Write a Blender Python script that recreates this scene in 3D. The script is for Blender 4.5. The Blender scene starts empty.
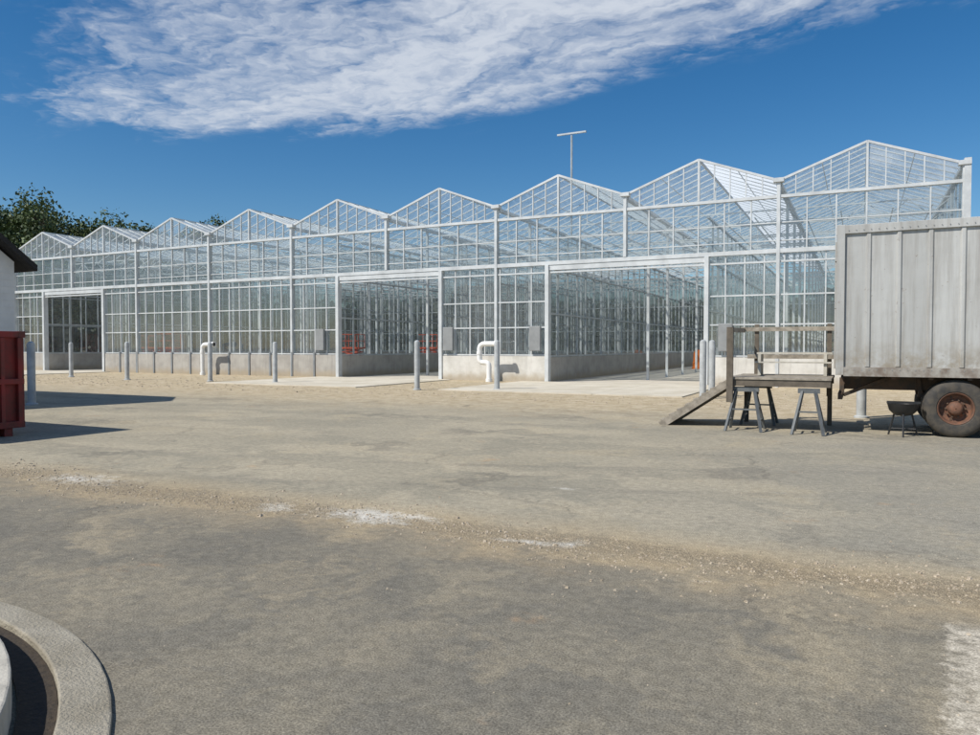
import bpy, math, random
from mathutils import Vector, Matrix
random.seed(7)
R=random.random
def U(a,b): return a+(b-a)*random.random()
CA,SA=0.894427,0.447214
def P(t,d,z): return (SA*d+CA*t, CA*d-SA*t, z)
H=1.63
scene=bpy.context.scene
scene.view_settings.view_transform='Standard'
scene.view_settings.look='None'
scene.view_settings.exposure=0
col=scene.collection

# ---------------------------------------------------------------- materials
class NT:
    def __init__(s,tree): s.t=tree; s.n=tree.nodes; s.l=tree.links
    def put(s,sock,v):
        if isinstance(v,bpy.types.NodeSocket): s.l.new(v,sock)
        else:
            if hasattr(sock.default_value,'__len__') and len(sock.default_value)==4 and len(v)==3: v=(*v,1)
            sock.default_value=v
    def m(s,op,a,b=0.0,c=None,clamp=False):
        n=s.n.new('ShaderNodeMath'); n.operation=op; n.use_clamp=clamp
        s.put(n.inputs[0],a); s.put(n.inputs[1],b)
        if c is not None: s.put(n.inputs[2],c)
        return n.outputs[0]
    def vm(s,op,a,b=(0,0,0),out=0):
        n=s.n.new('ShaderNodeVectorMath'); n.operation=op
        s.put(n.inputs[0],a); s.put(n.inputs[1],b)
        return n.outputs[out]
    def dot(s,a,b): return s.vm('DOT_PRODUCT',a,b,'Value')
    def noise(s,vec,scale,detail=4,rough=.55,dist=0.0):
        n=s.n.new('ShaderNodeTexNoise'); s.put(n.inputs['Vector'],vec)
        n.inputs['Scale'].default_value=scale; n.inputs['Detail'].default_value=detail
        n.inputs['Roughness'].default_value=rough; n.inputs['Distortion'].default_value=dist
        return n.outputs['Fac']
    def scl(s,vec,x,y,z):
        return s.vm('MULTIPLY',vec,(x,y,z))
    def sm(s,v,a,b,lo=0.0,hi=1.0):
        n=s.n.new('ShaderNodeMapRange'); n.interpolation_type='SMOOTHSTEP'
        s.put(n.inputs['Value'],v); n.inputs['From Min'].default_value=a; n.inputs['From Max'].default_value=b
        n.inputs['To Min'].default_value=lo; n.inputs['To Max'].default_value=hi
        return n.outputs[0]
    def mix(s,f,a,b,mode='MIX'):
        n=s.n.new('ShaderNodeMix'); n.data_type='RGBA'; n.blend_type=mode
        s.put(n.inputs[0],f); s.put(n.inputs[6],a); s.put(n.inputs[7],b)
        return n.outputs[2]
    def comb(s,x,y,z):
        n=s.n.new('ShaderNodeCombineXYZ'); s.put(n.inputs[0],x); s.put(n.inputs[1],y); s.put(n.inputs[2],z); return n.outputs[0]
def newmat(name):
    m=bpy.data.materials.new(name); m.use_nodes=True
    T=NT(m.node_tree); b=T.n['Principled BSDF']
    pos=T.n.new('ShaderNodeNewGeometry').outputs['Position']
    return m,T,b,pos
def simple(name,c,rough=.6,metal=0.0,var=.25,scale=3.0,c2=None,bump=0.0,bscale=40,streak=False):
    m,T,b,pos=newmat(name)
    v=T.scl(pos,1,1,.12) if streak else pos
    f=T.noise(v,scale,6,.65)
    f=T.sm(f,.3,.72)
    if c2 is None: c2=tuple(x*(1-var) for x in c)
    T.put(b.inputs['Base Color'],T.mix(f,c,c2))
    b.inputs['Roughness'].default_value=rough; b.inputs['Metallic'].default_value=metal
    if bump:
        bn=T.n.new('ShaderNodeBump'); bn.inputs['Strength'].default_value=bump; bn.inputs['Distance'].default_value=.02
        T.put(bn.inputs['Height'],T.noise(pos,bscale,5,.6)); T.put(b.inputs['Normal'],bn.outputs[0])
    return m
def wallmat(name,c,c2,c3):
    m,T,b,pos=newmat(name)
    zc=T.dot(pos,(0,0,1))
    a=T.mix(T.sm(T.noise(pos,1.3,6,.65),.35,.7),c,c2)
    a=T.mix(T.m('MULTIPLY',T.sm(T.noise(T.scl(pos,5,5,.4),1.2,5,.7),.5,.72),.5),a,c3)
    g=T.m('MULTIPLY',T.sm(T.m('ADD',zc,T.m('MULTIPLY',T.noise(pos,2.5,4,.6),-.5)),.25,-.2),.7)
    a=T.mix(g,a,(.36,.29,.19))
    T.put(b.inputs['Base Color'],a); b.inputs['Roughness'].default_value=.88
    bn=T.n.new('ShaderNodeBump'); bn.inputs['Strength'].default_value=.3; bn.inputs['Distance'].default_value=.02
    T.put(bn.inputs['Height'],T.noise(pos,30,5,.6)); T.put(b.inputs['Normal'],bn.outputs[0])
    return m
M={}
M['alu']=simple('white_aluminium',(.66,.68,.68),.4,.15,.25,1.5)
M['galv']=simple('galvanised_steel',(.50,.53,.54),.45,.35,.3,2.0)
M['galvd']=simple('dull_steel',(.30,.32,.33),.5,.3,.3,2.0)
M['conc']=wallmat('concrete_wall',(.66,.64,.59),(.52,.50,.45),(.38,.36,.32))
M['concd']=wallmat('concrete_wall_grey',(.42,.40,.36),(.32,.30,.27),(.22,.205,.185))
M['slab']=simple('concrete_slab',(.56,.51,.42),.9,0,.2,.9,bump=.3)
M['apron']=simple('concrete_apron',(.62,.57,.47),.9,0,.25,.7,c2=(.48,.43,.33),bump=.3)
M['pvc']=simple('white_pvc',(.82,.82,.80),.35,0,.1,4)
M['bol']=simple('bollard_grey',(.46,.48,.48),.5,.0,.3,4)
M['black']=simple('black_metal',(.025,.025,.025),.5,0,.3,6)
M['rubber']=simple('tyre_rubber',(.035,.034,.032),.8,0,.4,9,c2=(.085,.072,.055))
M['rust']=simple('rusty_wheel',(.20,.09,.05),.75,0,.4,9,c2=(.09,.055,.04),bump=.3)
M['frame']=simple('trailer_frame',(.05,.042,.035),.7,0,.4,5,c2=(.12,.07,.04))
M['wood']=simple('weathered_wood',(.36,.32,.26),.85,0,.4,7,c2=(.19,.165,.13),bump=.4)
M['woodd']=simple('dark_wood',(.15,.125,.095),.85,0,.4,6,bump=.3)
M['woodl']=simple('pale_wood',(.50,.47,.40),.85,0,.3,6)
M['saw']=simple('sawhorse_steel',(.17,.18,.18),.5,.3,.3,8)
M['red']=simple('dumpster_red',(.25,.02,.018),.6,0,.5,2.5,c2=(.10,.025,.018))
M['redl']=simple('lift_red',(.65,.09,.03),.5,0,.3,3)
M['orange']=simple('orange_plastic',(.70,.18,.03),.5,0,.2,3)
M['shedw']=simple('white_siding',(.72,.72,.70),.6,0,.12,2)
M['shedr']=simple('dark_shingles',(.03,.028,.027),.9,0,.4,8,bump=.5)
M['bark']=simple('bark',(.10,.075,.055),.9,0,.4,6,bump=.4)
M['panel']=simple('grey_box',(.28,.29,.29),.6,.1,.2,3)
M['curb']=simple('curb_concrete',(.40,.365,.29),.88,0,.3,2.5,c2=(.27,.24,.18),bump=.8,bscale=60)
M['darkring']=simple('dark_ring',(.035,.028,.022),.95,0,.4,25,c2=(.06,.045,.03),bump=.8)

def leafmat(name,a,b_,sc):
    m,T,b,pos=newmat(name)
    f=T.sm(T.noise(pos,sc,3,.6),.35,.68)
    T.put(b.inputs['Base Color'],T.mix(f,a,b_)); b.inputs['Roughness'].default_value=.65
    return m
M['leaf']=leafmat('foliage',(.025,.05,.014),(.08,.12,.03),.45)
M['leaf2']=leafmat('foliage_far',(.035,.050,.03),(.06,.08,.045),.15)

def glassmat(name,dust,tint,refl=.05,dc=(.7,.74,.75),trl=.4,vary=.4):
    m=bpy.data.materials.new(name); m.use_nodes=True
    T=NT(m.node_tree); T.n.remove(T.n['Principled BSDF']); out=T.n['Material Output']
    pos=T.n.new('ShaderNodeNewGeometry').outputs['Position']
    tr=T.n.new('ShaderNodeBsdfTransparent'); tr.inputs[0].default_value=(*tint,1)
    gl=T.n.new('ShaderNodeBsdfGlossy'); gl.inputs['Roughness'].default_value=.03; gl.inputs[0].default_value=(.9,.95,.97,1)
    df=T.n.new('ShaderNodeBsdfDiffuse'); df.inputs[0].default_value=(*dc,1)
    tl=T.n.new('ShaderNodeBsdfTranslucent'); tl.inputs[0].default_value=(*dc,1)
    dd=T.n.new('ShaderNodeMixShader'); dd.inputs[0].default_value=trl
    T.l.new(df.outputs[0],dd.inputs[1]); T.l.new(tl.outputs[0],dd.inputs[2])
    lw=T.n.new('ShaderNodeLayerWeight'); lw.inputs[0].default_value=.5
    f=T.m('POWER',lw.outputs['Facing'],4.5); f=T.m('MULTIPLY_ADD',f,.85,refl,clamp=True)
    mx=T.n.new('ShaderNodeMixShader'); T.put(mx.inputs[0],f)
    T.l.new(tr.outputs[0],mx.inputs[1]); T.l.new(gl.outputs[0],mx.inputs[2])
    nz=T.sm(T.noise(pos,.6,5,.6),.3,.75,dust*(1-vary),min(1,dust*(1+vary)))
    tp=T.dot(pos,(CA,-SA,0)); zc=T.dot(pos,(0,0,1)); dp=T.dot(pos,(SA,CA,0))
    cell=T.comb(T.m('FLOOR',T.m('DIVIDE',tp,1.0533)),T.m('FLOOR',T.m('DIVIDE',zc,1.25)),T.m('FLOOR',T.m('DIVIDE',dp,1.84)))
    wn=T.n.new('ShaderNodeTexWhiteNoise'); wn.noise_dimensions='3D'; T.put(wn.inputs['Vector'],cell)
    nz=T.m('MULTIPLY',nz,T.m('MULTIPLY_ADD',wn.outputs['Value'],vary*1.6,1-vary*.75),clamp=True)
    m2=T.n.new('ShaderNodeMixShader'); T.put(m2.inputs[0],nz)
    T.l.new(mx.outputs[0],m2.inputs[1]); T.l.new(dd.outputs[0],m2.inputs[2])
    T.l.new(m2.outputs[0],out.inputs[0])
    return m
M['glass']=glassmat('front_glass',.12,(.84,.87,.87),.09,(.62,.65,.65))
M['gableglass']=glassmat('gable_glass',.12,(.93,.95,.95),.05,(.8,.84,.86),.7)
M['roofglass']=glassmat('roof_glass',.16,(.93,.97,.98),.06,(.8,.85,.88))
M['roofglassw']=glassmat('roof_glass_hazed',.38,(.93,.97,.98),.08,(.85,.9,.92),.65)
M['roofglare']=glassmat('roof_glass_glare',1.0,(.93,.97,.98),.08,(.97,.98,.98),.95,.03)  # sun glare on one roof slope, painted as near-opaque white glass
M['partglass']=glassmat('partition_glass',.07,(.78,.80,.80),.06,(.5,.52,.51))
M['backglass']=glassmat('back_glass',.5,(.80,.82,.80),.05,(.26,.275,.265))

# ---------------------------------------------------------------- mesh builder
class MB:
    def __init__(s,frame=True): s.v=[]; s.f=[]; s.fr=frame
    def add(s,vs,fs):
        o=len(s.v)
        s.v+= [P(*p) if s.fr else tuple(p) for p in vs]
        s.f+= [tuple(i+o for i in f) for f in fs]
    def box(s,a0,a1,b0,b1,c0,c1):
        s.add([(a0,b0,c0),(a1,b0,c0),(a1,b1,c0),(a0,b1,c0),(a0,b0,c1),(a1,b0,c1),(a1,b1,c1),(a0,b1,c1)],
              [(0,3,2,1),(4,5,6,7),(0,1,5,4),(1,2,6,5),(2,3,7,6),(3,0,4,7)])
    def bar(s,p,q,w,h=None,up=(0,0,1)):
        h=h or w; p=Vector(p);q=Vector(q);dr=(q-p).normalized(); u=Vector(up)
        if abs(dr.dot(u))>.98: u=Vector((0,1,0))
        x=dr.cross(u).normalized(); y=x.cross(dr).normalized()
        vs=[]
        for c in (p,q):
            for a,b in ((-1,-1),(1,-1),(1,1),(-1,1)): vs.append(tuple(c+x*(a*w/2)+y*(b*h/2)))
        s.add(vs,[(0,1,2,3),(7,6,5,4),(0,4,5,1),(1,5,6,2),(2,6,7,3),(3,7,4,0)])
    def tube(s,pts,r,n=10,cap=True):
        pts=[Vector(p) for p in pts]; vs=[];fs=[]
        rr=r if hasattr(r,'__len__') else [r]*len(pts)
        prev=None
        for i,p in enumerate(pts):
            d=(pts[min(i+1,len(pts)-1)]-pts[max(i-1,0)]).normalized()
            if prev is None:
                u=Vector((0,0,1)) if abs(d.z)<.9 else Vector((1,0,0)); x=d.cross(u).normalized()
            else: x=(prev-d*prev.dot(d)).normalized()
            prev=x; y=d.cross(x)
            for k in range(n):
                a=2*math.pi*k/n; vs.append(tuple(p+(x*math.cos(a)+y*math.sin(a))*rr[i]))
        for i in range(len(pts)-1):
            for k in range(n):
                fs.append((i*n+k,i*n+(k+1)%n,(i+1)*n+(k+1)%n,(i+1)*n+k))
        if cap: fs.append(tuple(range(n))[::-1]); fs.append(tuple(range((len(pts)-1)*n,len(pts)*n)))
        s.add(vs,fs)
    def quad(s,a,b,c,d): s.add([a,b,c,d],[(0,1,2,3)])
    def obj(s,name,mat,parent=None,smooth=False,bevel=0):
        me=bpy.data.meshes.new(name); me.from_pydata(s.v,[],s.f); me.update()
        me.materials.append(mat)
        o=bpy.data.objects.new(name,me); col.objects.link(o)
        if smooth:
            for p in me.polygons: p.use_smooth=True
            try: me.set_sharp_from_angle(angle=math.radians(35))
            except Exception: pass
        if bevel:
            b=o.modifiers.new('b','BEVEL'); b.width=bevel; b.segments=2; b.limit_method='ANGLE'
        if parent:
            o.parent=parent; o.location=-parent.location
        return o
def empty(name,loc=(0,0,0)):
    e=bpy.data.objects.new(name,None); e.location=Vector(loc); col.objects.link(e); e.empty_display_size=.3; return e

# ---------------------------------------------------------------- greenhouse
W=6.32; D0=32.0; T0=.16; NB=9; DEP=40; DB=D0+DEP
ZE=8.22; ZP=9.5; ZA=7.68; ZB=5.5
tL=T0-W*(NB-.5); tR=T0+W/2
peaks=[T0-W*k for k in range(NB)]
gut=[tR-W*k for k in range(NB+1)]
opens=[(-50.3,-44.1),(-25.1,-18.7),(-13.0,-5.8)]
gh=empty('greenhouse',P((tL+tR)/2,D0,0))
def inopen(t,e=.05): return any(a-e<t<b+e for a,b in opens)
solids=[];cur=tL
for a,b in opens: solids.append((cur,a)); cur=b
solids.append((cur,tR))
f=MB()
for z,hh,dd in ((ZA,.12,.10),(ZB,.17,.12),(ZB-.42,.07,.07),(ZB+.42,.04,.05)):
    f.box(tL,tR,D0-dd,D0+dd,z-hh/2,z+hh/2)
f.box(tL,tR,D0-.04,D0+.04,6.62,6.66)
for t in gut:
    z0=ZB+.09 if inopen(t) else 0
    f.box(t-.065,t+.065,D0-.14,D0+.14,z0,ZE+.02)
    f.box(t-.20,t+.20,D0-.22,D0+.1,ZE+.02,ZE+.18)
for pk in peaks:
    for sgn in (-1,1):
        f.bar((pk+sgn*W/2,D0-.02,ZE+.1),(pk,D0-.02,ZP),.09,.09)
    f.box(pk-.04,pk+.04,D0-.08,D0+.08,ZA+.07,ZP-.05)
for a,b in opens:
    for t in (a,b): f.box(t-.09,t+.09,D0-.16,D0+.16,0,ZB-.09)
    f.box(a+.09,b-.09,D0-.09,D0+.09,ZB-.32,ZB-.09)
f.box(tR-.02,tR+.20,D0-.18,D0+.18,0,ZE+.26)
f.obj('front_main_frame',M['alu'],gh)
g=MB()
n=int((tR-tL)/(W/6)+.5)
for i in range(n+1):
    t=tR-i*W/6
    g.box(t-.024,t+.024,D0-.055,D0+.055,ZB+.09,ZA-.06)
for pk in peaks:
    for i in range(-4,5):
        if i==0: continue
        t=pk+i*W/10
        zt=ZP-abs(i)*(W/10)/(W/2)*(ZP-ZE-.1)-.05
        g.box(t-.02,t+.02,D0-.045,D0+.045,ZA+.06,zt)
for a,b in solids:
    k=max(1,round((b-a)/(W/8))); 
    for i in range(k+1):
        t=a+(b-a)*i/k
        g.box(t-.025,t+.025,D0-.05,D0+.05,1.2,ZB-.1)
    for z in (1.25,2.55,3.75):
        g.box(a,b,D0-.058,D0+.058,z-.03,z+.03)
g.obj('front_mullions',M['alu'],gh)
gl=MB()
gl.quad((tL,D0,ZB),(tR,D0,ZB),(tR,D0,ZA),(tL,D0,ZA))
gg=MB()
for pk in peaks:
    gg.add([(pk-W/2,D0,ZA),(pk+W/2,D0,ZA),(pk+W/2,D0,ZE+.1),(pk,D0,ZP),(pk-W/2,D0,ZE+.1)],[(0,1,2,3,4)])
gg.obj('gable_glazing',M['gableglass'],gh)
for a,b in solids: gl.quad((a,D0,1.2),(b,D0,1.2),(b,D0,ZB),(a,D0,ZB))
gl.obj('front_glazing',M['glass'],gh)
lw=MB(); lw2=MB(); rib=MB()
for a,b in solids:
    m_=lw2 if b<-24 else lw
    m_.box(a,b,D0-.1,D0+.1,0,1.2)
    if m_ is lw2:
        k=int((b-a)/1.58)
        for i in range(k+1):
            t=a+(b-a)*i/max(k,1)
            rib.box(t-.05,t+.05,D0-.15,D0-.1,0,1.35)
lw.obj('low_wall',M['conc'],gh); lw2.obj('low_wall_grey',M['concd'],gh); rib.obj('wall_posts',M['galvd'],gh)
bx=MB()
for t in (-18.2,-13.55,-26.2,-5.0): bx.box(t-.28,t+.28,D0-.28,D0-.11,1.45,2.6)
bx.obj('door_controls',M['panel'],gh,bevel=.02)
rf=MB(); rg=MB(); rgh=MB(); rgw=MB()
for k,pk in enumerate(peaks):
    rf.box(pk-.05,pk+.05,D0+.06,DB,ZP-.03,ZP+.05)
    for sgn in (-1,1):
        d=D0+.9
        while d<DB:
            rf.bar((pk+sgn*.05,d,ZP),(pk+sgn*(W/2-.08),d,ZE+.1),.045,.05,up=(0,1,0)); d+=.92
        rf.bar((pk+sgn*W/4,D0+.1,(ZP+ZE+.1)/2-.05),(pk+sgn*W/4,DB,(ZP+ZE+.1)/2-.05),.03,.03)
        tg=rg
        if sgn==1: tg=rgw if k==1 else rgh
        tg.quad((pk,D0+.05,ZP+.0),(pk,DB,ZP+.0),(pk+sgn*W/2,DB,ZE+.1),(pk+sgn*W/2,D0+.05,ZE+.1))
rf.obj('roof_bars',M['alu'],gh); rg.obj('roof_glazing',M['roofglass'],gh)
rgh.obj('roof_glazing_hazed',M['roofglassw'],gh); rgw.obj('roof_glazing_glare',M['roofglare'],gh)
gt=MB()
for t in gut: gt.box(t-.11,t+.11,D0+.15,DB,ZE-.08,ZE+.06)
gt.obj('gutters',M['alu'],gh)
cl=MB(); tr=MB()
rows=[D0+4*i for i in range(1,11)]
for d in rows:
    for t in gut: cl.box(t-.06,t+.06,d-.06,d+.06,0,ZE-.08)
    for z in (7.2,7.85): tr.box(tL,tR,d-.03,d+.03,z-.03,z+.03)
    k=int((tR-tL)/.79)
    for i in range(k):
        a=tL+(tR-tL)*i/k; b=tL+(tR-tL)*(i+1)/k
        za,zb=(7.2,7.85) if i%2 else (7.85,7.2)
        tr.bar((a,d,za),(b,d,zb),.03,.03)
    for pk in peaks:
        tr.box(pk-.025,pk+.025,d-.025,d+.025,7.88,ZP-.05)
for pk in peaks:
    for o in (-2.2,-.9,.9,2.2):
        tr.box(pk+o-.018,pk+o+.018,D0+.3,DB,6.95,6.99)
for d in [D0+2+4*i for i in range(10)]:
    tr.box(tL,tR,d-.02,d+.02,7.0,7.04)
cl.obj('columns',M['alu'],gh); tr.obj('trusses',M['alu'],gh)
pf=MB(); pg=MB(); pw=MB(); pbk=MB()
parts=[a for a,b in opens]+[b for a,b in opens]+[tL,tR]
for t in parts:
    zt=7.1 if t not in (tL,tR) else ZE
    pw.box(t-.08,t+.08,D0+.17,DB,0,1.15)
    for z in (1.2,3.2,5.3,zt): pf.box(t-.05,t+.05,D0+.17,DB,z-.04,z+.04)
    d=D0+1.3
    while d<DB:
        pf.box(t-.035,t+.035,d-.035,d+.035,1.15,zt); d+=1.33
    pg.quad((t,D0+.17,1.15),(t,DB,1.15),(t,DB,zt),(t,D0+.17,zt))
pw.box(tL,tR,DB-.1,DB+.1,0,1.15)
t=tL
while t<tR: pf.box(t-.035,t+.035,DB-.05,DB+.05,1.15,ZE); t+=1.58
for z in (1.2,3.2,5.5,ZE): pf.box(tL,tR,DB-.06,DB+.06,z-.05,z+.05)
pbk.quad((tL,DB,1.15),(tR,DB,1.15),(tR,DB,ZE),(tL,DB,ZE))
pf.obj('partition_frame',M['galv'],gh); pg.obj('partition_glazing',M['partglass'],gh); pw.obj('partition_low_wall',M['concd'],gh)
pbk.obj('back_glazing',M['backglass'],gh)
fl=MB(); fl.quad((tL,D0,.008),(tR,D0,.008),(tR,DB,.008),(tL,DB,.008)); fl.obj('floor',M['slab'],gh)
bn_=MB(); bl_=MB()
for (a,b) in ((-43,-26.2),(-17.8,-13.9),(-4.8,2.6)):
    for d in [D0+5+3*i for i in range(9)]:
        bn_.box(a+.6,b-.6,d-.7,d+.7,.78,.86)
        t=a+.8
        while t<b-.6:
            for q in (-.5,.5): bl_.box(t-.02,t+.02,d+q-.02,d+q+.02,0,.78)
            t+=2.4
bn_.obj('bench_tops',M['galv'],gh); bl_.obj('bench_legs',M['galvd'],gh)
aprons=[]
for a,b in opens:
    a2,b2,d2=a-1.2,b+.7,D0-8.0
    aprons.append((a2,b2,d2))
    ap=MB()
    k=3; n2=3
    for i in range(k):
        for j in range(n2):
            ap.box(a2+(b2-a2)*i/k+.008,a2+(b2-a2)*(i+1)/k-.008,d2+(D0-.17-d2)*j/n2+.008,d2+(D0-.17-d2)*(j+1)/n2-.008,-.05,.035)
    ap.obj('concrete_apron',M['apron'])
ms=empty('weather_mast',P(-13.7,37,7))
b=MB(); b.tube([(-13.7,37,7.1),(-13.7,37,12.75)],.06,8); b.bar((-14.5,37,12.85),(-12.9,37,12.85),.12,.08); b.obj('mast',M['galv'],ms)

# ---------------------------------------------------------------- bollards
def img(px,py):
    y=740*H/(py-347); return ((px-490)/740*y,y)
def bollard(x,y,h=1.88,r=.105):
    b=MB(False)
    prof=[(r*1.5,0),(r*1.5,.04),(r,.06),(r,h-.08),(r*.85,h-.03),(r*.45,h),(0.01,h+.01)]
    n=14; vs=[];fs=[]
    for rr,z in prof:
        for k in range(n): vs.append((x+rr*math.cos(2*math.pi*k/n),y+rr*math.sin(2*math.pi*k/n),z))
    for i in range(len(prof)-1):
        for k in range(n): fs.append((i*n+k,i*n+(k+1)%n,(i+1)*n+(k+1)%n,(i+1)*n+k))
    b.add(vs,fs); return b.obj('bollard',M['bol'],smooth=True)
for px,py,h in ((31,405,1.78),(71,377,1.88),(127,380,1.88),(210,381.5,1.85),(275,383,1.86),(417,390,1.88),(497,390,1.88),(703,399,1.85),(712,397,1.85),(862,418,1.5)):
    bollard(*img(px,py),h)

# ---------------------------------------------------------------- pipes
def arc(c,r,a0,a1,n=6):
    return [(c[0]+r*math.cos(math.radians(a0+(a1-a0)*i/n)),c[1],c[2]+r*math.sin(math.radians(a0+(a1-a0)*i/n))) for i in range(n+1)]
def pipe(t,d,jog):
    e=empty('vent_pipe',P(t,d,0)); b=MB()
    top=1.78;r=.25
    pts=[(t+.55,d,top)]+arc((t-.05,d,top-r),r,90,180)
    if jog:
        pts+=[(t-.3,d,1.15)]+arc((t-.12,d,1.08),.18,180,270,4)+[(t-.02,d,.9)]+arc((t+.02,d,.72),.18,90,0,4)+[(t+.2,d,0)]
    else: pts+=[(t-.3,d,0)]
    b.tube(pts,.12,12); b.obj('pipe',M['pvc'],e,smooth=True)
    c=MB(); c.tube([(t+.5,d,top),(t+.64,d,top)],.155,12)
    x=t+.2 if jog else t-.3
    c.tube([(x,d,.0),(x,d,.14)],.16,12)
    c.tube([(t-.3,d,1.28),(t-.3,d,1.42)],.145,12)
    c.obj('collars',M['pvc'],e,smooth=True)
    k=MB(); k.tube([(t+.64,d,top),(t+.641,d,top)],.11,12); k.obj('opening',M['black'],e)
pipe(-15.75,31.0,True); pipe(-34.1,31.2,False)

# ---------------------------------------------------------------- trailer
tx0=-.375; tx1=11.6; dS=15.56; dF=18.0
tra=empty('box_trailer',P(5,16.8,0))
m,T,b_,pos=newmat('trailer_paint')
zc=T.dot(pos,(0,0,1)); tp=T.dot(pos,(CA,-SA,0))
st=T.sm(T.noise(T.scl(pos,6,6,.35),1.3,6,.7),.38,.72)
lowd=T.sm(zc,1.9,1.1)
pn=T.m('FLOOR',T.m('DIVIDE',T.m('SUBTRACT',tp,.125),.5))
pv=T.n.new('ShaderNodeTexWhiteNoise'); pv.noise_dimensions='1D'; T.put(pv.inputs['W'],pn)
base=T.mix(pv.outputs['Value'],(.42,.42,.40),(.52,.52,.495))
c=T.mix(T.m('MULTIPLY',st,.6),base,(.27,.25,.22))
c=T.mix(T.m('MULTIPLY',lowd,T.sm(T.noise(pos,4,5,.7),.35,.65)),c,(.28,.24,.18))
sp=T.sm(T.noise(pos,9,5,.75),.62,.72)
c=T.mix(T.m('MULTIPLY',sp,.6),c,(.16,.10,.06))
T.put(b_.inputs['Base Color'],c); b_.inputs['Roughness'].default_value=.5; b_.inputs['Metallic'].default_value=.15
bn=T.n.new('ShaderNodeBump'); bn.inputs['Strength'].default_value=.3; bn.inputs['Distance'].default_value=.05
T.put(bn.inputs['Height'],T.noise(pos,2.0,3,.5)); T.put(b_.inputs['Normal'],bn.outputs[0])
M['trail']=m
b=MB(); b.box(tx0,tx1,dS,dF,1.14,3.85); b.obj('box_body',M['trail'],tra)
b=MB()
t=tx0+.5
while t<tx1:
    for dd,s in ((dS,-1),(dF,1)):
        y0=dd; y1=dd+s*.03
        vs=[(t-.05,y0,1.26),(t-.028,y1,1.26),(t+.028,y1,1.26),(t+.05,y0,1.26),(t-.05,y0,3.76),(t-.028,y1,3.76),(t+.028,y1,3.76),(t+.05,y0,3.76)]
        b.add(vs,[(0,1,5,4),(1,2,6,5),(2,3,7,6),(0,3,2,1),(4,5,6,7)])
    t+=.5
for dd in (dS-.05,dF):
    b.box(tx0-.03,tx1+.03,dd,dd+.05,3.76,3.92)
    b.box(tx0-.04,tx0+.1,dd-.003,dd+.053,1.1,3.93)
b.box(tx0-.05,tx0-.001,dS,dF,3.75,3.91)
b.obj('side_ribs',M['trail'],tra,bevel=.006)
b=MB()
for dd in (dS-.06,dF): b.box(tx0+.1,tx1,dd,dd+.06,1.08,1.25)
b.obj('bottom_rail',simple('worn_rail',(.36,.34,.30),.6,.1,.4,5,c2=(.17,.13,.10)),tra)
b=MB()
t=tx0+.16
while t<tx1:
    for z in (1.2,3.82):
        b.tube([(t,dS-.05,z),(t,dS-.066,z)],.008,6)
    t+=.125
b.obj('rivets',M['galvd'],tra)
b=MB()
for i,(a,c_) in enumerate(((dS+.08,(dS+dF)/2-.01),((dS+dF)/2+.01,dF-.08))):
    b.box(tx0-.04,tx0-.001,a,c_,1.2,3.72)
    for z in (1.5,2.4,3.3): b.bar((tx0-.06,a,z),(tx0-.06,a+.3,z),.03,.06)
    b.tube([(tx0-.07,(a+c_)/2,1.2),(tx0-.07,(a+c_)/2,3.7)],.02,8)
b.obj('rear_doors',M['trail'],tra)
b=MB()
for dd in (16.3,17.2): b.box(tx0+.05,tx1,dd,dd+.1,.8,1.135)
t=tx0+.3
while t<tx1: b.box(t,t+.07,dS+.05,dF-.05,1.03,1.137); t+=.6
b.box(tx0,tx0+.08,dS+.2,dF-.2,.62,.74)
for dd in (16.1,17.3): b.box(tx0+.02,tx0+.1,dd,dd+.1,.74,1.03)
b.bar((tx0+.1,dS+.4,.7),(tx0+.9,dS+.7,1.05),.06,.06)
for ax in (1.55,2.85):
    b.tube([(ax,dS+.1,.52),(ax,dF-.1,.52)],.07,10)
    for dd in (16.25,17.2):
        b.box(ax-.5,ax+.5,dd,dd+.08,.62,.72)
        b.bar((ax-.5,dd+.04,.68),(ax-.55,dd+.04,1.03),.07,.07); b.bar((ax+.5,dd+.04,.68),(ax+.55,dd+.04,1.03),.07,.07)
for tt in (9.2,):
    for dd in (16.1,17.3): b.box(tt,tt+.12,dd,dd+.12,.05,1.03); b.box(tt-.12,tt+.24,dd-.1,dd+.22,0,.05)
b.box(4.0,6.0,16.05,16.08,.55,1.03)
b.obj('undercarriage',M['frame'],tra)
def lathe(mb,c,prof,n=32):
    vs=[];fs=[]
    for r,o in prof:
        for k in range(n):
            a=2*math.pi*k/n; vs.append((c[0]+r*math.cos(a),c[1]+o,c[2]+r*math.sin(a)))
    for i in range(len(prof)-1):
        for k in range(n): fs.append((i*n+k,(i+1)*n+k,(i+1)*n+(k+1)%n,i*n+(k+1)%n))
    mb.add(vs,fs)
ty=MB(); rm=MB(); nt=MB()
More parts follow.
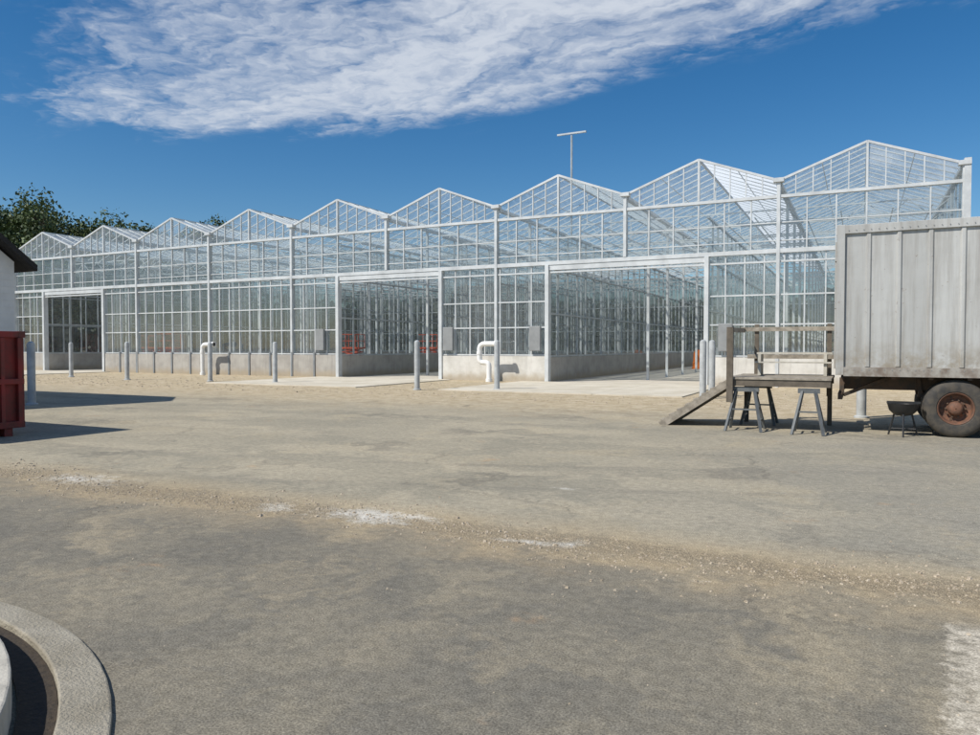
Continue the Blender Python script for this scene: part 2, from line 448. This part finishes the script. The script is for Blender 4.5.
for ax in (1.55,2.85):
    for dd,s in ((dS+.02,1),(dS+.34,1),(dF-.62,1),(dF-.30,1)):
        lathe(ty,(ax,dd,.52),[(.29,.0),(.31,-.02),(.40,-.035),(.47,-.02),(.505,.01),(.52,.05),(.512,.055),(.512,.075),(.52,.08),(.52,.13),(.512,.135),(.512,.15),(.52,.155),(.52,.2),(.505,.24),(.47,.26),(.4,.27),(.31,.25),(.29,.22)])
        lathe(rm,(ax,dd,.52),[(.295,.0),(.285,-.012),(.27,.0),(.255,.06),(.24,.12),(.18,.13),(.13,.10),(.115,.03),(.1,.01),(.06,-.01),(.01,-.01)])
        for k in range(10):
            a=2*math.pi*k/10
            nt.tube([(ax+.155*math.cos(a),dd+.13,.52+.155*math.sin(a)),(ax+.155*math.cos(a),dd+.075,.52+.155*math.sin(a))],.017,6)
        for k in range(5):
            a=2*math.pi*(k+.5)/5
            nt.tube([(ax+.212*math.cos(a),dd+.122,.52+.212*math.sin(a)),(ax+.212*math.cos(a),dd+.116,.52+.212*math.sin(a))],.022,8)
ty.obj('tyres',M['rubber'],tra,smooth=True); rm.obj('rims',M['rust'],tra,smooth=True); nt.obj('wheel_nuts',M['frame'],tra)

# ---------------------------------------------------------------- deck, ramp, sawhorses
dk=empty('loading_deck',P(-1.3,16,0))
b=MB(); d=15.1
while d<17.0:
    b.box(-2.3+U(-.02,.02),-.47,d,d+.135,1.0,1.04+U(0,.006)); d+=.145
b.obj('deck_boards',M['wood'],dk)
b=MB(); 
for d in (15.12,16.0,16.95): b.box(-2.27,-.48,d,d+.045,.87,.998)
b.box(-2.31,-2.272,15.1,17.0,.86,.996)
for tt in (-2.25,-.6):
    b.box(tt,tt+.09,16.9,16.99,0,.87)
b.obj('joists',M['woodd'],dk)
b=MB()
b.box(-2.34,-2.22,15.04,15.12,.55,2.02)
b.box(-2.06,-1.97,17.0,17.09,.6,2.12); b.box(-.62,-.53,17.0,17.09,.6,2.12)
b.obj('posts',M['woodd'],dk)
b=MB(); b.box(-2.34,-.45,16.955,16.997,1.97,2.06); b.box(-2.2,-.45,16.955,16.997,1.38,1.47)
b.bar((-2.27,15.12,1.97),(-2.27,16.97,1.99),.04,.09)
b.obj('rails',M['wood'],dk)
b=MB(); b.box(-1.95,-.5,16.5,16.75,1.48,1.52); b.box(-1.95,-.5,16.2,16.4,1.3,1.33)
b.box(-1.9,-1.84,16.25,16.7,1.045,1.48); b.box(-.65,-.59,16.25,16.7,1.045,1.48)
b.obj('bench',M['woodl'],dk)
rp=empty('wooden_ramp',P(-3,16,0))
b=MB()
for i in range(7):
    d=15.55+i*.19
    b.bar((-2.33,d,1.0),(-3.75,d,.04),.18,.04)
b.obj('ramp_boards',M['wood'],rp)
b=MB()
for d in (15.44,16.78): b.bar((-2.33,d,.93),(-3.72,d,-.01),.045,.14)
for i in range(9):
    f_=i/8.5+.03; tt=-2.33-1.42*f_; z=1.0-.96*f_
    b.bar((tt,15.5,z+.03),(tt,16.74,z+.03),.05,.03)
b.obj('ramp_sides',M['wood'],rp)
def sawhorse(t,d,ln=.75,h=.85):
    e=empty('sawhorse',P(t,d,0)); b=MB()
    b.box(t-ln/2,t+ln/2,d-.05,d+.05,h-.09,h)
    for s in (-1,1):
        for q in (-1,1):
            b.bar((t+s*(ln/2-.08),d+q*.04,h-.05),(t+s*(ln/2+.08),d+q*.33,0),.05,.035)
        b.bar((t+s*(ln/2-.01),d-.17,.45),(t+s*(ln/2-.01),d+.17,.45),.03,.04)
        b.bar((t+s*(ln/2+.03),d-.26,.2),(t+s*(ln/2+.03),d+.26,.2),.025,.03)
    b.bar((t-ln/2+.02,d-.17,.42),(t+ln/2-.02,d-.17,.42),.03,.03)
    b.obj('steel_frame',M['saw'],e)
sawhorse(-2.0,15.2,.5); sawhorse(-.85,15.1,.38)
sawhorse(-1.9,16.6,.5)
gr=empty('charcoal_grill',P(.72,15.3,0)); b=MB()
def lathez(mb,c,prof,n=18):
    vs=[];fs=[]
    for r,z in prof:
        for k in range(n):
            a=2*math.pi*k/n; vs.append((c[0]+r*math.cos(a),c[1]+r*math.sin(a),z))
    for i in range(len(prof)-1):
        for k in range(n): fs.append((i*n+k,i*n+(k+1)%n,(i+1)*n+(k+1)%n,(i+1)*n+k))
    mb.add(vs,fs)
lathez(b,(.72,15.5),[(.02,.36),(.15,.39),(.23,.47),(.26,.58),(.27,.6),(.24,.6),(.2,.5),(.02,.42)])
for k in range(3):
    a=2*math.pi*k/3+.5
    b.tube([(.72+.16*math.cos(a),15.5+.16*math.sin(a),.42),(.72+.27*math.cos(a),15.5+.27*math.sin(a),0)],.018,6)
b.tube([(.72-.2,15.4,.14),(.72+.2,15.4,.14)],.014,6); b.bar((.45,15.42,.62),(.99,15.42,.62),.04,.04)
b.obj('grill_body',M['black'],gr,smooth=True)

# ---------------------------------------------------------------- dumpster
def toF(x,y): return (CA*x-SA*y, SA*x+CA*y)
ct,cd=toF(-8.68,13.7)
du=empty('dumpster',P(ct-2,cd-1,0))
b=MB(); t0,t1,d0,d1=ct-5.0,ct,cd-2.3,cd
th=.06
b.box(t0,t1,d0,d1,.15,.22)
b.box(t1-th,t1,d0,d1,.22,1.86); b.box(t0,t0+th,d0,d1,.22,1.86)
b.box(t0+th,t1-th,d0,d0+th,.22,1.86); b.box(t0+th,t1-th,d1-th,d1,.22,1.86)
b.obj('bin_walls',M['red'],du)
b=MB()
b.box(t0-.05,t1+.06,d0-.05,d0+.08,1.8,1.92); b.box(t0-.05,t1+.06,d1-.08,d1+.05,1.8,1.92); b.box(t1-.06,t1+.063,d0+.08,d1-.08,1.803,1.917)
for i in range(8):
    d=d0+.05+i*(d1-d0-.16)/7; b.box(t1,t1+.09,d,d+.07,.2,1.8)
for i in range(10):
    t=t0+.05+i*(t1-t0-.16)/9; b.box(t,t+.08,d0-.07,d0,.2,1.8); b.box(t,t+.08,d1,d1+.07,.2,1.8)
b.box(t1+.003,t1+.095,d0,d1,.95,1.05); b.box(t1+.003,t1+.095,d0,d1,.15,.27)
b.box(t0,t1+.05,d0+.2,d0+.35,0,.15); b.box(t0,t1+.05,d1-.35,d1-.2,0,.15)
b.obj('ribs_and_rim',M['red'],du,bevel=.008)

# ---------------------------------------------------------------- shed
ct,cd=toF(-14.1,22.0)
sh=empty('storage_shed',P(ct-3,cd-3,0))
L=7;Wd=6; zw=4.15; rise=2.35
b=MB(); t1=ct;t0=ct-L;d1=cd;d0=cd-Wd
vs=[(t0,d0,0),(t1,d0,0),(t1,d1,0),(t0,d1,0),(t0,d0,zw),(t1,d0,zw),(t1,d1,zw),(t0,d1,zw),(t0,(d0+d1)/2,zw+rise),(t1,(d0+d1)/2,zw+rise)]
b.add(vs,[(0,1,5,4),(2,3,7,6),(1,2,6,9,5),(3,0,4,8,7)])
b.obj('walls',M['shedw'],sh)
b=MB()
for z in [i*.2 for i in range(1,21)]: b.box(t1,t1+.012,d0,d1,z,z+.008)
b.obj('siding_laps',M['shedw'],sh)
b=MB()
mid=(d0+d1)/2; sl=rise/(Wd/2)
for s in (-1,1):
    e=mid+s*(Wd/2+.45); ze=zw-.45*sl
    a=[(t0-.4,mid,zw+rise+.1),(t1+.4,mid,zw+rise+.1),(t1+.4,e,ze+.1),(t0-.4,e,ze+.1)]
    v2=[(x,y,z+.18) for x,y,z in a]
    b.add(a+v2,[(0,1,2,3),(7,6,5,4),(0,4,5,1),(1,5,6,2),(2,6,7,3),(3,7,4,0)])
b.obj('roof',M['shedr'],sh)
b=MB(); b.box(t1+.003,t1+.04,d0+1,d0+2,0,2.1); b.box(t1+.003,t1+.04,d0+3,d0+4.2,1.3,2.3); b.obj('door_and_window',M['panel'],sh)

# ---------------------------------------------------------------- lifts inside
def lift(t,d):
    e=empty('scissor_lift',P(t,d,0)); b=MB()
    b.box(t-.9,t+.9,d-.4,d+.4,.25,.75)
    for z in range(3):
        for q in (-.3,.3):
            b.bar((t-.75,d+q,.75+z*.25),(t+.75,d+q,1.0+z*.25),.05,.06); b.bar((t+.75,d+q+.05,.75+z*.25),(t-.75,d+q+.05,1.0+z*.25),.05,.06)
    b.box(t-.95,t+.95,d-.42,d+.42,1.5,1.62)
    b.obj('lift_body',M['redl'],e)
    b=MB()
    for tt in (t-.9,t,t+.9):
        for dd in (d-.4,d+.4): b.bar((tt,dd,1.62),(tt,dd,2.6),.04,.04)
    for z in (2.1,2.6):
        for dd in (d-.4,d+.4): b.bar((t-.9,dd,z),(t+.9,dd,z),.04,.04)
        for tt in (t-.9,t+.9): b.bar((tt,d-.4,z),(tt,d+.4,z),.04,.04)
    b.obj('railing',M['redl'],e)
    b=MB()
    for tt in (t-.6,t+.6):
        for dd in (d-.45,d+.3): lathe(b,(tt,dd,.2),[(.01,0),(.2,0),(.2,.14),(.01,.14)],14)
    b.obj('wheels',M['black'],e)
def bl(px,d): 
    r=(px-490)/740; return (r-.5)/(1+.5*r)*d
lift(bl(352,46),46); lift(bl(168,38.5),38.5); lift(bl(152,44.5),44.5); lift(bl(430,50),50)
ba=empty('orange_barrel',P(bl(698,56),56,0)); b=MB()
q=bl(698,56); lathez(b,(q,56),[(.01,0),(.44,0),(.46,.1),(.4,.12),(.38,.5),(.35,.52),(.33,1.1),(.26,1.4),(.01,1.42)]); b.obj('barrel',M['orange'],ba,smooth=True)

# ---------------------------------------------------------------- curb island
cx,cy=-4.5,1.8
def ring(r0,r1,z0,z1,n=96):
    b=MB(False); vs=[];fs=[]
    for k in range(n):
        a=2*math.pi*k/n; c,s=math.cos(a),math.sin(a)
        for r,z in ((r0,-.02),(r0,z0),(r1,z1),(r1,-.02)): vs.append((cx+r*c,cy+r*s,z))
    for k in range(n):
        j=(k+1)%n
        for i in range(3): fs.append((k*4+i,k*4+i+1,j*4+i+1,j*4+i))
    b.add(vs,fs); return b
is_=empty('curb_island',(cx,cy,0))
ring(2.96,3.17,.05,.022).obj('outer_curb',M['curb'],is_,bevel=.01)
ring(2.80,2.957,.012,.012).obj('dark_gap',M['darkring'],is_)  # flat near-black ring between outer and inner curb
ring(2.5,2.78,.17,.165).obj('inner_curb',simple('pale_concrete',(.52,.49,.42),.85,0,.3,5,bump=.4),is_,bevel=.012)
b=MB(False); n=64
b.add([(cx+2.51*math.cos(2*math.pi*k/n),cy+2.51*math.sin(2*math.pi*k/n),.13) for k in range(n)],[tuple(range(n))]); b.obj('island_fill',M['slab'],is_)

# ---------------------------------------------------------------- ground
m,T,b_,pos=newmat('ground_asphalt_and_dirt')
dd=T.dot(pos,(SA,CA,0)); tt=T.dot(pos,(CA,-SA,0))
loc=T.comb(tt,dd,0.0)
nb=T.noise(loc,.35,5,.6); nm=T.noise(loc,1.6,6,.65); nf=T.noise(loc,14,6,.7); ng=T.noise(loc,90,3,.7)
warp=T.vm('ADD',loc,T.scl(T.comb(nb,nm,0.0),5,3,0))
stre=T.noise(T.scl(warp,.35,1.0,1),.9,6,.65)
near=T.mix(T.sm(T.noise(warp,.8,6,.65),.35,.7),(.165,.153,.125),(.25,.222,.165))
mid=T.mix(T.sm(stre,.32,.68),(.27,.248,.19),(.39,.345,.255))
mid=T.mix(T.m('MULTIPLY',T.sm(tt,-5,4),T.sm(nb,.3,.58)),mid,(.25,.237,.20))
edge=T.m('ADD',dd,T.m('MULTIPLY_ADD',nm,1.0,-.5))
c=T.mix(T.sm(edge,5.4,5.9),near,mid)
c=T.mix(T.m('MULTIPLY',T.sm(T.noise(warp,.55,6,.7,.6),.5,.72),.45),c,(.44,.365,.24))
c=T.mix(T.m('MULTIPLY',T.sm(T.noise(loc,.9,5,.7),.62,.74),.45),c,(.40,.25,.13))
c=T.mix(T.m('MULTIPLY',T.sm(T.noise(T.scl(warp,.5,1.0,1),.7,5,.65,.4),.55,.66),.45),c,(.125,.118,.10))
for (A,B,Cc,fr) in ((.12,9.0,0,.16),(-.10,13.0,1.2,.13),(.05,16.5,2.0,.1)):
    cur=T.m('ADD',T.m('MULTIPLY',T.m('SINE',T.m('MULTIPLY_ADD',tt,fr,Cc)),1.6),T.m('MULTIPLY_ADD',tt,A,B))
    for o in (0,1.7):
        q=T.m('ABSOLUTE',T.m('SUBTRACT',dd,T.m('ADD',cur,o)))
        q=T.m('MULTIPLY',T.sm(q,.17,.05),T.sm(nm,.38,.62))
        c=T.mix(T.m('MULTIPLY',q,.3),c,(.15,.14,.12))
off=T.m('MULTIPLY_ADD',T.noise(loc,.8,5,.7),1.4,-.7)
sd=T.m('ABSOLUTE',T.m('ADD',T.m('SUBTRACT',dd,5.75),off))
soft=T.sm(sd,1.0,.2)
c=T.mix(T.m('MULTIPLY',soft,T.sm(nm,.3,.65,.2,.8)),c,(.40,.315,.195))
strip=T.sm(sd,.42,.08)
strip=T.m('MULTIPLY',strip,T.sm(nf,.3,.6))
c=T.mix(T.m('MULTIPLY',strip,.85),c,T.mix(T.sm(ng,.35,.65),(.19,.14,.085),(.46,.38,.26)))
fd=T.m('ADD',dd,T.m('MULTIPLY_ADD',nm,4,-2))
fd=T.m('ADD',fd,T.m('MULTIPLY_ADD',nb,5,-2.5))
dirt=T.mix(T.sm(T.noise(loc,2.5,6,.75),.35,.65),(.36,.285,.175),(.52,.44,.31))
c=T.mix(T.sm(fd,14.0,21.5),c,dirt)
wp=None
for (x,y,rt,rd,am) in ((-5.03,9.07,.7,.30,.75),(-2.18,7.49,.28,.2,.75),(-1.15,7.1,.52,.27,1),(-.75,7.05,.35,.12,.9),(.66,6.09,.14,.14,.75),(.30,6.15,.35,.08,.65),(.86,8.5,.16,.08,.7),(1.5,5.1,.08,.05,.6)):
    ft,fd_=toF(x,y)
    v=T.vm('MULTIPLY',T.vm('SUBTRACT',loc,(ft,fd_,0)),(1/rt,1/rd,1))
    k=T.m('MULTIPLY',T.sm(T.vm('LENGTH',v,out='Value'),2.0,.0),am)
    wp=k if wp is None else T.m('MAXIMUM',wp,k)
wnz=T.m('ADD',T.m('MULTIPLY_ADD',T.noise(loc,4,7,.8),2.6,-1.3),T.m('MULTIPLY_ADD',ng,.9,-.45))
wn=T.sm(T.m('ADD',wp,wnz),.3,1.15)
wn=T.m('MULTIPLY',wn,T.sm(wp,0,.25))
c=T.mix(T.m('MULTIPLY',wn,.75),c,(.76,.73,.65))
e=T.m('ADD',T.dot(pos,(.85,-.53,0)),T.m('MULTIPLY_ADD',nf,.16,-.05))
e=T.m('MULTIPLY',T.sm(e,0,.06),T.sm(dd,5.2,4.9))
c=T.mix(T.m('MULTIPLY',e,T.sm(T.noise(loc,3.5,6,.8),.3,.62)),c,(.52,.47,.38))
vo=T.n.new('ShaderNodeTexVoronoi'); vo.feature='DISTANCE_TO_EDGE'; vo.inputs['Scale'].default_value=.33
T.put(vo.inputs['Vector'],T.vm('ADD',loc,T.scl(T.comb(nm,nf,0.0),.9,.9,0)))
cr=T.m('MULTIPLY',T.sm(vo.outputs['Distance'],.008,.002),T.sm(nb,.47,.6))
c=T.mix(T.m('MULTIPLY',cr,.5),c,(.09,.08,.065))
c=T.mix(.7,c,T.mix(T.sm(ng,.3,.7),(.22,.22,.22),(.78,.78,.78)),'OVERLAY')
c=T.mix(.45,c,T.mix(T.sm(nf,.3,.7),(.30,.30,.30),(.68,.68,.68)),'OVERLAY')
T.put(b_.inputs['Base Color'],c); b_.inputs['Roughness'].default_value=.92
b_.inputs['Specular IOR Level'].default_value=.25
hgt=T.m('ADD',T.m('MULTIPLY',ng,.5),T.m('MULTIPLY',nf,T.m('MULTIPLY_ADD',strip,2.5,.6)))
bn=T.n.new('ShaderNodeBump'); bn.inputs['Strength'].default_value=.7; bn.inputs['Distance'].default_value=.012
T.put(bn.inputs['Height'],hgt); T.put(b_.inputs['Normal'],bn.outputs[0])
g=MB(False); S=900
g.quad((-S,-S,0),(S,-S,0),(S,S,0),(-S,S,0)); g.obj('ground',m)

gm=simple('gravel_stone',(.50,.43,.33),.9,0,.4,30,c2=(.28,.22,.15))
g=MB(True)
def stone(t,d,s):
    vs=[]; a0=U(0,6)
    for k in range(5):
        a=a0+k*1.2566; r=s*U(.7,1.2); vs.append((t+r*math.cos(a),d+r*math.sin(a),0.0))
    for k in range(5):
        a=a0+k*1.2566+.4; r=s*U(.4,.8); vs.append((t+r*math.cos(a),d+r*math.sin(a),s*U(.45,.8)))
    g.add(vs,[(k,(k+1)%5,5+(k+1)%5,5+k) for k in range(5)]+[(5,6,7,8,9)])
for i in range(4500):
    t=U(-14,6); d=5.75+random.gauss(0,.3)+.25*math.sin(t*1.1)
    stone(t,d,abs(random.gauss(0,.007))+.003)
for i in range(1500):
    t=U(-9,5); d=U(2.5,14); stone(t,d,abs(random.gauss(0,.003))+.002)
for i in range(3500):
    t=U(-50,4); d=20.5+abs(random.gauss(0,5.0))
    if d>31.5 or any(a-.1<t<b+.1 and d>d2-.1 for a,b,d2 in aprons): continue
    stone(t,d,abs(random.gauss(0,.015))+.008)
g.obj('gravel',gm)

# ---------------------------------------------------------------- trees
def leafquads(vs,fs,c,s):
    n=Vector((random.gauss(0,1),random.gauss(0,1),random.gauss(0,1)+.4)).normalized()
    x=n.orthogonal().normalized(); y=n.cross(x); a=U(0,6.28)
    x,y=x*math.cos(a)+y*math.sin(a),y*math.cos(a)-x*math.sin(a)
    o=len(vs)
    for p,q in ((-1,-.2),(0,-.6),(1,.1),(.1,.7)): vs.append(tuple(c+x*(p*s)+y*(q*s)))
    fs.append((o,o+1,o+2,o+3))
def treemesh(seed,h,cw):
    random.seed(seed)
    tb=MB(False); tb.tube([(0,0,0),(.1,.05,h*.3),(-.1,.1,h*.6),(.05,0,h*.93)],[h*.022,h*.017,h*.011,h*.003],8)
    cl=[]
    for i in range(18):
        z=h*U(.28,.9); a=U(0,6.28); r=cw*(1-abs(z/h-.5)*1.1)*U(.4,.95)
        e=(r*math.cos(a),r*math.sin(a),z+r*.35)
        tb.tube([(0,0,z-.5),(e[0]*.5,e[1]*.5,z),e],[h*.008,h*.005,h*.002],5); cl.append((Vector(e),U(.9,1.9)*cw/4))
    for i in range(16):
        cl.append((Vector((random.gauss(0,cw*.3),random.gauss(0,cw*.3),h*U(.4,.98))),U(.9,1.7)*cw/4))
    vs=[];fs=[]
    for c,r in cl:
        for k in range(330):
            v=Vector((random.gauss(0,1),random.gauss(0,1),random.gauss(0,.8)))
            v=v.normalized()*(r*U(.35,1.0)); leafquads(vs,fs,c+v,U(.10,.26))
    return tb,vs,fs
variants=[]
for i in range(4):
    tb,vs,fs=treemesh(11+i,17,5.2+i*.3)
    me=bpy.data.meshes.new('crown'); me.from_pydata(vs,[],fs); me.materials.append(M['leaf'])
    mt=bpy.data.meshes.new('trunk'); mt.from_pydata(tb.v,[],tb.f); mt.materials.append(M['bark'])
    variants.append((me,mt))
random.seed(5)
def tree(x,y,h,i,name='oak_tree'):
    e=empty(name,(x,y,0)); e.scale=(h/17,)*3; e.rotation_euler=(0,0,U(0,6.28))
    for me,nm_ in zip(variants[i%4],('crown','trunk')):
        o=bpy.data.objects.new(nm_,me); col.objects.link(o); o.parent=e
for i,(px,py,Y) in enumerate(((12,212,84),(46,205,82),(-25,203,86),(28,216,88),(72,226,95),(98,222,92),(128,228,98),(146,235,104),(205,226,118),(172,246,110),(-70,195,90))):
    x=(px-490)/740*Y; h=(347-py)/740*Y+H; tree(x,Y,h,i)
vs=[];fs=[]
for i in range(1500):
    a=U(-75,75); rad=U(150,200); c=Vector((rad*math.sin(math.radians(a)),rad*math.cos(math.radians(a)),0))
    hh=U(8,13); r=U(2,3.5)
    for k in range(26):
        v=Vector((random.gauss(0,1),random.gauss(0,1),0)).normalized()*r*U(.2,1)
        leafquads(vs,fs,c+v+Vector((0,0,hh*U(.0,1))),U(.8,1.7))
me=bpy.data.meshes.new('distant_trees'); me.from_pydata(vs,[],fs); me.materials.append(M['leaf2'])
o=bpy.data.objects.new('distant_trees',me); col.objects.link(o)

# ---------------------------------------------------------------- world
el=math.radians(47); az=math.radians(240.6)
w=bpy.data.worlds.new('World'); scene.world=w; w.use_nodes=True
T=NT(w.node_tree); bg=T.n['Background']
sky=T.n.new('ShaderNodeTexSky'); sky.sky_type='NISHITA'; sky.sun_disc=False; sky.sun_elevation=el; sky.sun_rotation=az
sky.air_density=1.0; sky.dust_density=.4; sky.ozone_density=3.0; sky.altitude=200
tc=T.n.new('ShaderNodeTexCoord'); dr=tc.outputs['Generated']
sx=T.n.new('ShaderNodeSeparateXYZ'); T.l.new(dr,sx.inputs[0])
z=T.m('MAXIMUM',sx.outputs[2],.03)
px=T.m('DIVIDE',sx.outputs[0],z); py=T.m('DIVIDE',sx.outputs[1],z)
pl=T.comb(px,py,0.0)
wob=T.m('MULTIPLY_ADD',T.noise(pl,1.1,6,.65),1.1,-.55)
wob2=T.m('MULTIPLY_ADD',T.noise(pl,3.5,5,.6),.4,-.2)
wv=T.m('ADD',wob,wob2)
e1=T.m('ADD',T.m('SUBTRACT',T.m('MULTIPLY_ADD',px,-.87,3.44),py),T.m('MULTIPLY',wv,.6))
e2=T.m('ADD',T.m('SUBTRACT',3.70,py),T.m('MULTIPLY',wv,.7))
e3=T.m('ADD',T.m('ADD',T.m('ADD',px,1.0),T.m('MULTIPLY',T.m('SUBTRACT',py,2.2),.85)),T.m('MULTIPLY',wv,1.7))
core=T.m('MULTIPLY',T.sm(e1,-.1,.7),T.sm(e2,-.1,.8))
core=T.m('MULTIPLY',core,T.sm(e3,-.8,1.1))
# warped coordinates: streaks fan along the band, ripples across it
wvec=T.vm('ADD',pl,T.scl(T.comb(wob,wob2,0.0),.5,.9,0))
sr=T.n.new('ShaderNodeSeparateXYZ'); T.l.new(wvec,sr.inputs[0])
wx,wy=sr.outputs[0],sr.outputs[1]
rot=T.comb(T.m('SUBTRACT',wx,T.m('MULTIPLY',wy,.8)),T.m('ADD',wy,T.m('MULTIPLY',wx,.8)),0.0)
tex=T.noise(T.scl(rot,.9,1.3,1),7.0,5,.55,.15)
tex3=T.noise(T.scl(rot,.8,1.2,1),18.0,3,.5,.1)
tex2=T.noise(T.scl(rot,.45,1.5,1),1.7,5,.6,.6)
dens=T.m('ADD',T.m('MULTIPLY',T.m('SUBTRACT',tex,.5),1.5),T.m('MULTIPLY',T.m('SUBTRACT',tex2,.5),3.0))
dens=T.m('ADD',dens,T.m('MULTIPLY',T.m('SUBTRACT',tex3,.5),.5))
k=T.m('ADD',T.m('MULTIPLY',core,.95),T.m('MULTIPLY_ADD',dens,.8,-.38))
k=T.m('MULTIPLY',T.sm(k,-.4,1.0),T.sm(core,.0,.5))
k=T.m('MULTIPLY',k,T.sm(sx.outputs[2],.03,.12))
hs=T.n.new('ShaderNodeHueSaturation'); hs.inputs['Saturation'].default_value=1.36; hs.inputs['Value'].default_value=.98
T.l.new(sky.outputs[0],hs.inputs['Color'])
cc=T.mix(T.m('MULTIPLY',k,.92),hs.outputs[0],(6.6,7.1,7.9))
T.put(bg.inputs['Color'],cc); bg.inputs['Strength'].default_value=.10
sl=bpy.data.lights.new('sun','SUN'); sl.energy=5.0; sl.angle=math.radians(.5); sl.color=(1,.95,.87)
so=bpy.data.objects.new('sun',sl); col.objects.link(so)
tosun=Vector((math.sin(az)*math.cos(el),math.cos(az)*math.cos(el),math.sin(el)))
so.rotation_euler=tosun.to_track_quat('Z','Y').to_euler(); so.location=(-20,-20,30)
cam=bpy.data.cameras.new('camera'); co=bpy.data.objects.new('camera',cam); col.objects.link(co)
cam.sensor_width=36; cam.lens=740/980*36; cam.clip_end=3000; cam.clip_start=.05
co.location=(0,0,H); co.rotation_euler=(math.radians(90-1.587),0,0)
scene.camera=co
